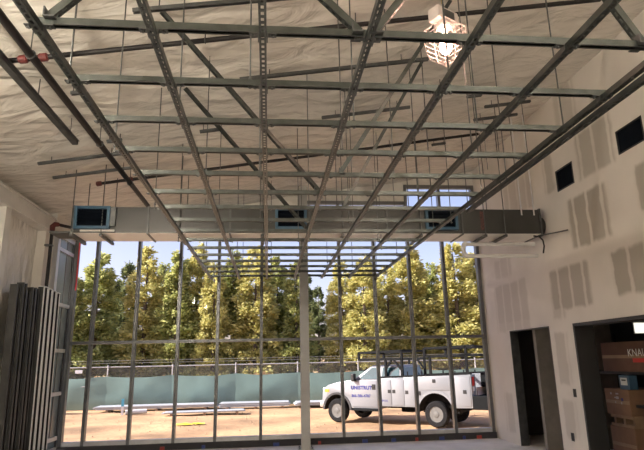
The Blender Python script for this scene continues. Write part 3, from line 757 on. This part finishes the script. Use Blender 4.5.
# ---- conifers
def leafmat(name, c0, c1):
    m = bpy.data.materials.new(name); m.use_nodes = True; n = m.node_tree.nodes; l = m.node_tree.links
    b = n['Principled BSDF']; b.inputs['Roughness'].default_value = .7; b.inputs['Specular IOR Level'].default_value = .2
    g = n.new('ShaderNodeNewGeometry'); r = n.new('ShaderNodeValToRGB')
    r.color_ramp.elements[0].color = (*c0, 1); r.color_ramp.elements[1].color = (*c1, 1)
    l.new(g.outputs['Random Per Island'], r.inputs[0]); l.new(r.outputs[0], b.inputs['Base Color'])
    tl = n.new('ShaderNodeBsdfTranslucent'); l.new(r.outputs[0], tl.inputs[0]); mx = n.new('ShaderNodeMixShader'); mx.inputs[0].default_value = .5
    l.new(b.outputs[0], mx.inputs[1]); l.new(tl.outputs[0], mx.inputs[2]); l.new(mx.outputs[0], n['Material Output'].inputs[0])
    return m
leaf_a = leafmat('needles_green', (.22, .26, .08), (.66, .66, .27)); leaf_b = leafmat('needles_yellow', (.33, .33, .10), (.84, .77, .34)); leaf_c = leafmat('needles_dark', (.08, .11, .05), (.28, .30, .13))
bark = mat('bark', (.12, .09, .065), .9, 0, .3, 12)
def conifer_mesh(h, r, seed, n, gap=.0, power=.8):
    rng = np.random.default_rng(seed); V = []; Fc = []
    nb = 120
    bz_ = np.sort(rng.uniform(.04, .985, nb)); ba = rng.uniform(0, 2*math.pi, nb)
    bl = r*((1-bz_)**power)*rng.uniform(.6, 1.15, nb)+.10
    keep = rng.uniform(0, 1, nb) > gap
    idx = rng.choice(np.nonzero(keep)[0], n, p=(bl*keep)[keep]/(bl*keep).sum())
    for i in idx:
        t = rng.uniform(0, 1)**.55; L = bl[i]; a = ba[i]+rng.normal(0, .22)*(1.1-.3*t)
        dro = -.18*L*t*t + .10*L*t
        c = np.array([math.cos(a)*L*t, math.sin(a)*L*t, bz_[i]*h+dro+rng.normal(0, .16)])
        d = np.array([math.cos(a)+rng.normal(0, .5), math.sin(a)+rng.normal(0, .5), rng.normal(.05, .5)]); d /= np.linalg.norm(d)
        u = np.cross(d, rng.normal(0, 1, 3)); u /= np.linalg.norm(u)+1e-6
        ln = rng.uniform(.14, .32); wd = rng.uniform(.035, .075); o = len(V)
        V += [c-u*wd*.5, c+d*ln*.5-u*wd, c+d*ln, c+d*ln*.5+u*wd, c+u*wd*.5]; Fc.append((o, o+1, o+2, o+3, o+4))
    me = bpy.data.meshes.new('foliage'); me.from_pydata([tuple(v) for v in V], [], Fc); me.update()
    tr = MB(); tr.tube([(0, 0, -.3), (.03, 0, h*.3), (0, .03, h*.6), (0, 0, h*.96)], [r*.075+.05, r*.06+.04, r*.04+.02, .01], 8)
    for i in np.nonzero(keep)[0]:
        a = ba[i]; L = bl[i]*.85; tr.tube([(0, 0, bz_[i]*h-.05), (math.cos(a)*L*.5, math.sin(a)*L*.5, bz_[i]*h), (math.cos(a)*L, math.sin(a)*L, bz_[i]*h-.06*L)], [.03, .02, .006], 4, False)
    return me, tr.mesh('trunk', bark)
KINDS = []
for kx, (lm, sd_, gp, pw) in enumerate([(leaf_a, 1, .0, .55), (leaf_b, 2, .05, .5), (leaf_a, 3, .1, .65), (leaf_c, 4, .15, .55), (leaf_b, 5, .0, .45)]):
    fo, tr = conifer_mesh(10, 1.9, sd_, 18000 if kx != 3 else 11000, gp, pw); fo.materials.append(lm); KINDS.append((fo, tr))
kname = ['green', 'yellowish', 'loose green', 'sparse dark', 'dense yellowish']
# px centre, top y, depth, kind, width factor
TR = [(74, 268, 33, 0, 1.0), (101, 252, 34, 0, 1.15), (130, 262, 38, 3, .9), (149, 247, 34.5, 1, .95), (165, 262, 37, 2, .9), (180, 252, 34, 0, .95), (198, 246, 35, 4, .9), (215, 262, 33.5, 1, .8),
      (234, 250, 35, 2, 1.0), (256, 246, 34, 1, 1.0), (277, 256, 36, 0, .9), (296, 262, 34, 0, .9), (318, 286, 38, 3, .8), (341, 262, 34.5, 1, .9), (362, 258, 33.5, 4, 1.0), (386, 266, 35, 1, .95),
      (407, 247, 34.5, 4, 1.05), (430, 262, 36, 2, .9), (452, 244, 34, 1, 1.1), (474, 254, 35, 4, 1.0), (496, 250, 34, 1, 1.1), (50, 255, 35, 2, 1.1), (520, 250, 36, 4, 1.1), (116, 278, 40, 3, 1.0), (305, 272, 41, 3, 1.2), (418, 270, 41, 3, 1.2), (222, 266, 41, 3, 1.2), (372, 275, 41, 3, 1.2)]
TR_SIDE = [(560, 250, 35, 0, 1.1, 'first past the right end of the glazing'), (600, 255, 34, 1, 1.1, 'second past the right end of the glazing'), (15, 255, 34, 0, 1.1, 'first past the left end of the glazing'), (-25, 252, 35, 4, 1.1, 'second past the left end of the glazing')]
order = sorted(range(len(TR)), key=lambda i: TR[i][0]); rank = {i: r for r, i in enumerate(order)}
ordw = ['first', 'second', 'third', 'fourth', 'fifth', 'sixth', 'seventh', 'eighth', 'ninth', 'tenth', 'eleventh', 'twelfth', 'thirteenth', 'fourteenth', 'fifteenth', 'sixteenth', 'seventeenth', 'eighteenth', 'nineteenth', 'twentieth', 'twenty-first', 'twenty-second', 'twenty-third', 'twenty-fourth', 'twenty-fifth', 'twenty-sixth', 'twenty-seventh', 'twenty-eighth']
for i, (px, ty_, Y, kd, wf_, *side) in enumerate(TR + TR_SIDE):
    p = onY(px, ty_, Y); base = GZ+2.6*min(1, max(0, (Y-29.6)/40)*2.4)**1.2-.1
    hgt = p.z-base
    e = thing('conifer', ('%s evergreen behind the fence, ' % kname[kd]) + (side[0] if side else '%s tree counted from the left' % ordw[rank[i]]), 'tree', (p.x, Y, base), random.uniform(0, 6.28), 'evergreens behind the fence')
    k = hgt/10; e.scale = (k*wf_*1.12, k*wf_*1.12, k)
    link('foliage', KINDS[kd][0], e); link('trunk', KINDS[kd][1], e)
# low brown bushes on the bank
bush_m = leafmat('dry_leaves', (.34, .21, .10), (.62, .42, .22)); bush_me = []
for sd_ in range(2):
    rng = np.random.default_rng(50+sd_); V = []; Fc = []
    for k in range(1100):
        a = rng.uniform(0, 6.28); b = rng.uniform(0, 1.5); r = rng.uniform(.5, 1)**.5
        c = np.array([math.cos(a)*math.cos(b)*1.3*r, math.sin(a)*math.cos(b)*.9*r, math.sin(b)*1.1*r]); d = rng.normal(0, 1, 3); d /= np.linalg.norm(d); u = np.cross(d, rng.normal(0, 1, 3)); u /= np.linalg.norm(u)
        o = len(V); V += [c, c+d*.12+u*.05, c+d*.2, c+d*.12-u*.05]; Fc.append((o, o+1, o+2, o+3))
    me = bpy.data.meshes.new('foliage'); me.from_pydata([tuple(v) for v in V], [], Fc); me.materials.append(bush_m)
    st = MB()
    for k in range(14):
        a = k*.9; st.tube([(0, 0, -.1), (math.cos(a)*.4, math.sin(a)*.3, .5), (math.cos(a)*.9, math.sin(a)*.6, .8)], [.02, .012, .005], 4)
    bush_me.append((me, st.mesh('stems', bark)))
bl_ = ['far left beside the sign', 'left under the dark sparse tree', 'between first panes', 'left of the green windscreen sag', 'under the left grid corner', 'left of the column', 'right of the column', 'above the truck hood', 'behind the truck cab', 'behind the truck rack', 'at the far right']
for i, px in enumerate([60, 96, 130, 166, 205, 262, 315, 350, 390, 430, 475]):
    Y = 31.3+.3*(i % 3); p = onY(px, 360, Y); base = GZ+2.6*((Y-29.6)/40*2.4)**1.2-.1
    e = thing('dry_bush', 'brown dry bush behind the fence, ' + bl_[i], 'bush', (p.x, Y, base), i*1.3, 'dry bushes behind the fence'); e.scale = (1.1, 1, .9+.3*(i % 2))
    link('foliage', bush_me[i % 2][0], e); link('stems', bush_me[i % 2][1], e)

# ================================================================== TRUCK
tk_o = Vector((5.29, 17.52, GZ)) + Vector((.643, .766, 0))*1.0
truck = thing('utility_truck', 'white utility service truck with black ladder racks parked on the dirt', 'truck', tk_o, math.atan2(.643, -.766))
def arc(cx, cz, r, a0, a1, n=12): return [(cx+r*math.cos(math.radians(a0+(a1-a0)*i/n)), cz+r*math.sin(math.radians(a0+(a1-a0)*i/n))) for i in range(n+1)]
def bevel(me, off, seg=2):
    bm = bmesh.new(); bm.from_mesh(me); bmesh.ops.remove_doubles(bm, verts=bm.verts[:], dist=1e-5)
    es = [e for e in bm.edges if len(e.link_faces) == 2 and e.calc_face_angle(0) > .5]
    bmesh.ops.bevel(bm, geom=es, offset=off, segments=seg, affect='EDGES', profile=.5, clamp_overlap=True); bm.to_mesh(me); bm.free()
    me.shade_smooth(); me.set_sharp_from_angle(angle=math.radians(40)); return me
def sideslab(poly, y0, y1, m_, bv=0):
    me = MB().prism(poly, 'y', y0, y1).mesh('slab', m_)
    return bevel(me, bv) if bv else me
WX = 3.75
cab_low = [(1.12, .62), (1.96, .62), (1.98, .50), (3.16, .50)] + arc(WX, .42, .54, 172, 8, 14) + [(4.36, .56), (4.40, .72), (4.38, 1.0), (4.30, 1.16), (4.12, 1.27), (3.7, 1.37), (3.12, 1.445), (1.12, 1.46)]
link('cab_body', sideslab(cab_low, -.96, .96, white_paint, .035), truck)
def loft(a, b):  # a: belt (x0,x1,hw,z) ; b: roof
    def ring(q): return [(q[0], -q[2], q[3]), (q[1], -q[2], q[3]), (q[1], q[2], q[3]), (q[0], q[2], q[3])]
    m = MB().add(ring(a)+ring(b), [(3,2,1,0),(4,5,6,7),(0,1,5,4),(1,2,6,5),(2,3,7,6),(3,0,4,7)]); return m
belt = (1.14, 3.10, .93, 1.44); roof_ = (1.24, 2.40, .74, 1.93)
link('cab_roof', bevel(loft(belt, roof_).mesh('cab_roof', white_paint), .05, 3), truck)
glass_d = mat('vehicle_glass', (.03, .08, .095), .03, 0, .2, 3, spec=.4)
def gq(pts, off, nm):
    # quad of glass slightly proud of the greenhouse face, with thickness
    P = [Vector(p) for p in pts]; n_ = (P[1]-P[0]).cross(P[3]-P[0]).normalized()
    c = sum(P, Vector())/4
    if n_.dot(c-Vector((2, 0, 1.6))) < 0: n_ = -n_
    m = MB().add([p+n_*off for p in P]+[p-n_*.01 for p in P], [(0,1,2,3),(7,6,5,4),(0,4,5,1),(1,5,6,2),(2,6,7,3),(3,7,4,0)]); return m.build(nm, glass_d, truck)
def sidept(x0b, x0t, t, s_):  # point on the side face at height fraction t
    x = x0b+(x0t-x0b)*t; hw = .93+(.74-.93)*t; return (x, s_*hw, 1.44+(1.93-1.44)*t)
for s_ in (1, -1):
    gq([sidept(2.92, 2.92-.62, .07, s_), sidept(2.12, 2.14, .07, s_), sidept(2.12, 2.14, .84, s_), sidept(2.95, 2.27, .84, s_)], .006, 'door_glass')
    gq([sidept(1.95, 1.95, .07, s_), sidept(1.26, 1.33, .07, s_), sidept(1.26, 1.33, .84, s_), sidept(1.95, 1.95, .84, s_)], .006, 'quarter_glass')
def frontpt(y, t, x0, x1): return (x0+(x1-x0)*t, y*(.93+(.74-.93)*t), 1.44+.49*t)
gq([frontpt(-.9, .08, 3.10, 2.40), frontpt(.9, .08, 3.10, 2.40), frontpt(.9, .88, 3.10, 2.40), frontpt(-.9, .88, 3.10, 2.40)], .006, 'windshield')
gq([frontpt(-.85, .1, 1.14, 1.24), frontpt(.85, .1, 1.14, 1.24), frontpt(.85, .85, 1.14, 1.24), frontpt(-.85, .85, 1.14, 1.24)], .006, 'rear_glass')
for s_ in (1, -1):
    ya, yb = (.96, .972) if s_ > 0 else (-.972, -.96)
    door = link('cab_door', sideslab([(2.12, .56), (3.10, .56), (3.10, .86), (3.02, 1.43), (2.12, 1.43)], ya, yb, white_paint, .004), truck)
    MB().box(2.20, s_*.972 if s_ > 0 else -.992, 1.20, 2.32, .992 if s_ > 0 else -.972, 1.25).build('door_handle', black_m, door)
    MB().box(2.16, s_*.972 if s_ > 0 else -.976, 1.12, 2.30, .976 if s_ > 0 else -.972, 1.30).build('handle_recess', black_m, door)
    if s_ > 0:
        text_mesh('company_lettering', 'UNISTRUT', .168, blue_print, door, (3.15, .976, 1.13), (math.pi/2, 0, math.pi), off=.008, sp=1.1)
        text_mesh('phone_number', '866-586-4787', .135, blue_print, door, (3.13, .976, .87), (math.pi/2, 0, math.pi), off=.003)
    link('fender_flare', sideslab(arc(WX, .42, .60, 180, 0, 16)+arc(WX, .42, .53, 0, 180, 16), ya-.0, yb+(.01*s_ if s_ > 0 else 0), mat('fender_trim', (.03, .03, .032), .6)), truck)
    mr = MB().bevbox(2.93, s_*1.04-.09, 1.40, 3.06, s_*1.04+.09, 1.66, .03).build('side_mirror', black_m, truck)
    MB().beam((3.0, s_*.93, 1.46), (3.0, s_*1.0, 1.5), .05, .05).build('mirror_arm', black_m, mr)
    MB().bevbox(4.22, s_*.80-.13, .98, 4.375, s_*.80+.13, 1.16, .03).build('headlight', mat('headlamp', (.6, .58, .52), .1), truck)
    MB().box(4.08, (.955 if s_ > 0 else -.966), 1.02, 4.27, (.966 if s_ > 0 else -.955), 1.12).build('marker_light', mat('amber', (.75, .28, .04), .3), truck)
    link('running_board', sideslab([(2.0, .42), (3.1, .42), (3.1, .50), (2.0, .50)], s_*.99-.08, s_*.99+.02, rack_m, .01), truck)
MB().bevbox(4.34, -.55, .74, 4.42, .55, 1.12, .03).build('grille', mat('grille_grey', (.22, .22, .23), .4, .5), truck)
m = MB()
link('front_bumper', bevel(MB().box(4.30, -.98, .50, 4.50, .98, .72).mesh('bumper', mat('bumper_chrome', (.55, .55, .56), .3, .7)), .04), truck)
for s_ in (1, -1): MB().beam((4.2, s_*.38, .56), (-1.5, s_*.38, .62), .08, .18).build('chassis_rail', rack_m, truck)
for x in (0, WX): MB().tube([(x, -.8, .41), (x, .8, .41)], .07, 10).build('axle', rack_m, truck)
liner = mat('wheel_well_black', (.012, .012, .012), .9)
MB().box(-.62, -.58, .42, .62, .58, 1.10).build('wheel_well', liner, truck); MB().box(WX-.56, -.62, .42, WX+.56, .62, .98).build('wheel_well', liner, truck)
for s_ in (1, -1):
    link('arch_liner', sideslab(arc(WX, .42, .555, 180, 0, 16)+arc(WX, .42, .53, 0, 180, 16), min(s_*.6, s_*.955), max(s_*.6, s_*.955), liner), truck)
    link('arch_liner', sideslab(arc(0, .46, .61, 180, 0, 16)+arc(0, .46, .585, 0, 180, 16), min(s_*.6, s_*.99), max(s_*.6, s_*.99), liner), truck)
MB().bevbox(1.4, -.9, .30, 1.9, -.35, .58, .05).build('fuel_tank', rack_m, truck)
def wheel(x, y, s_, dual=False):
    R_ = .405; wdt = .25
    o = MB().lathe([(.235, -wdt/2), (.36, -wdt/2), (R_-.015, -wdt/2+.03), (R_, -wdt/2+.07), (R_, wdt/2-.07), (R_-.015, wdt/2-.03), (.36, wdt/2), (.235, wdt/2), (.235, -wdt/2)], (0, 0, 0), 'y', 36, cap=False).build('wheel', rubber, truck, True)
    o.location = (x, y, .40)
    f = s_*wdt/2
    MB().lathe([(.24, f*.9), (.235, f*1.02), (.21, f*.8), (.12, f*.55 if not dual else f*.1), (.10, f*.75), (.085, f*1.0), (.03, f*1.05)], (0, 0, 0), 'y', 32).build('rim', chrome, o, True)
    for k in range(8):
        a = k*math.pi/4; MB().lathe([(.014, f*.55), (.014, f*.85)], (.145*math.cos(a), 0, .145*math.sin(a)), 'y', 6).build('lug_nut', galv_dark, o)
for s_ in (1, -1): wheel(WX, s_*.86, s_); wheel(0, s_*.875, s_, True); 
# service body
sb = [(1.08, .60), (.60, .60)] + arc(0, .46, .60, 14, 166, 16) + [(-1.20, .62), (-1.22, .70), (-1.22, 1.60), (2.0, 1.49), (2.0, .62), (1.9, .60)]
for s_ in (1, -1):
    ya, yb = (.60, 1.0) if s_ > 0 else (-1.0, -.60)
    if s_ > 0 or True:
        link('service_body_side', sideslab([(1.10, .60), (.60, .60)] + arc(0, .46, .60, 14, 166, 16) + [(-1.22, .62), (-1.22, 1.62), (1.10, 1.53)], ya, yb, white_paint, .012), truck)
        link('front_compartment', sideslab([(1.10, .60), (1.97, .60), (1.97, 1.50), (1.10, 1.53)], (.975 if s_ > 0 else -1.0), (1.0 if s_ > 0 else -.975), white_paint, .006), truck)
    yo = 1.0*s_; y0_, y1_ = (yo, yo+.012) if s_ > 0 else (yo-.012, yo)
    for (xa, xb, za, zb2, lx, lz) in ((1.55, 1.95, .64, 1.44, 1.62, 1.08), (1.08, 1.52, .64, 1.46, 1.45, 1.08), (.62, 1.05, .64, 1.48, .98, 1.06), (-.58, .58, 1.14, 1.54, 0, 1.42), (-1.18, -.62, .68, 1.56, -1.0, 1.10)):
        dr = link('compartment_door', sideslab([(xa, za), (xb, za), (xb, zb2), (xa, zb2)], y0_, y1_, white_paint, .004), truck)
        MB().bevbox(lx-.055, y1_-.004 if s_ > 0 else y0_-.012, lz-.055, lx+.055, (y1_+.012) if s_ > 0 else (y0_+.004), lz+.055, .006, 1).build('latch', black_m, dr)
    for x in (-.60, .56):
        MB().bevbox(x-.07, y0_ if s_ > 0 else y0_-.01, .98, x+.07, y1_+.01 if s_ > 0 else y1_, 1.10, .008, 1).build('side_marker', black_m, truck)
    link('wheel_arch_trim', sideslab(arc(0, .46, .66, 180, 0, 16)+arc(0, .46, .59, 0, 180, 16), yo-.0 if s_ > 0 else yo-.02, yo+.02 if s_ > 0 else yo, white_paint), truck)
    MB().beam((2.0, s_*.96, 1.53), (-1.24, s_*.96, 1.645), .07, .055).build('top_rail', rack_m, truck)
    MB().bevbox(-1.26, s_*.86-.07, 1.28, -1.22, s_*.86+.07, 1.55, .01).build('tail_light', mat('tail_red', (.45, .03, .03), .25), truck)
    MB().bevbox(-1.25, s_*.86-.06, 1.12, -1.22, s_*.86+.06, 1.25, .01).build('reverse_light', white_print, truck)
text_mesh('unit_number', '4416', .12, blue_print, truck, (1.93, 1.014, .74), (math.pi/2, 0, math.pi))
MB().box(-1.2, -.60, .68, 1.1, .60, .74).build('bed_floor', rack_m, truck); MB().box(1.02, -.60, .74, 1.08, .60, 1.5).build('bulkhead', white_paint, truck)
MB().bevbox(-1.27, -.60, .76, -1.22, .60, 1.22, .012).build('tailgate', mat('tailgate_rust', (.5, .38, .34), .5), truck)
MB().bevbox(-1.75, -1.0, .58, -1.23, 1.0, .98, .02).build('rear_bumper', rack_m, truck)
MB().bevbox(-1.7, -.75, 1.22, -1.30, .35, 1.66, .03).build('rear_tool_box', rack_m, truck); MB().box(-1.55, -.5, .98, -1.35, .1, 1.22).build('tool_box_mount', rack_m, truck)
# ladder racks (square tube)
T = .075
for s_ in (1, -1):
    y = s_*.93
    MB().beam((2.82, y, 2.36), (1.12, y, 2.40), T, T).build('rack_rail', rack_m, truck); MB().beam((2.80, y, 2.12), (1.12, y, 2.13), T, T).build('rack_rail', rack_m, truck)
    MB().beam((2.80, y, 2.10), (2.80, y, 2.38), T, T, (1,0,0)).build('rack_post', rack_m, truck); MB().beam((1.14, y, 1.52), (1.14, y, 2.42), T, T, (1,0,0)).build('rack_post', rack_m, truck)
    MB().beam((1.75, y, 1.52), (1.75, y, 2.14), T, T, (1,0,0)).build('rack_post', rack_m, truck); MB().beam((1.14, y, 1.75), (1.45, y, 2.12), T*.8, T*.8).build('rack_gusset', rack_m, truck); MB().beam((1.75, y, 1.8), (1.5, y, 2.12), T*.8, T*.8).build('rack_gusset', rack_m, truck)
    MB().beam((.30, y, 2.45), (-1.38, y, 2.48), T, T).build('rack_rail', rack_m, truck); MB().beam((.30, y, 2.18), (-1.25, y, 2.22), T, T).build('rack_rail', rack_m, truck)
    MB().beam((.30, y, 2.16), (.30, y, 2.47), T, T, (1,0,0)).build('rack_post', rack_m, truck); MB().beam((-1.1, y, 1.62), (-1.1, y, 2.5), T, T, (1,0,0)).build('rack_post', rack_m, truck); MB().beam((.12, y, 1.58), (.12, y, 2.2), T, T, (1,0,0)).build('rack_post', rack_m, truck)
    MB().beam((-1.42, y, 2.2), (-.9, y, 2.2), T, T).build('rack_rail', rack_m, truck)
    for x in (.95, .45, -.3, -.7): MB().beam((x, y, 1.56), (x, y, 1.72), .03, .03, (1,0,0)).build('stake_pin', rack_m, truck)
for x, z in ((2.80, 2.36), (1.14, 2.40), (.28, 2.45), (-1.1, 2.48), (-.4, 2.47)): MB().beam((x, -.93, z), (x, .93, z), T, T).build('rack_crossbar', rack_m, truck)
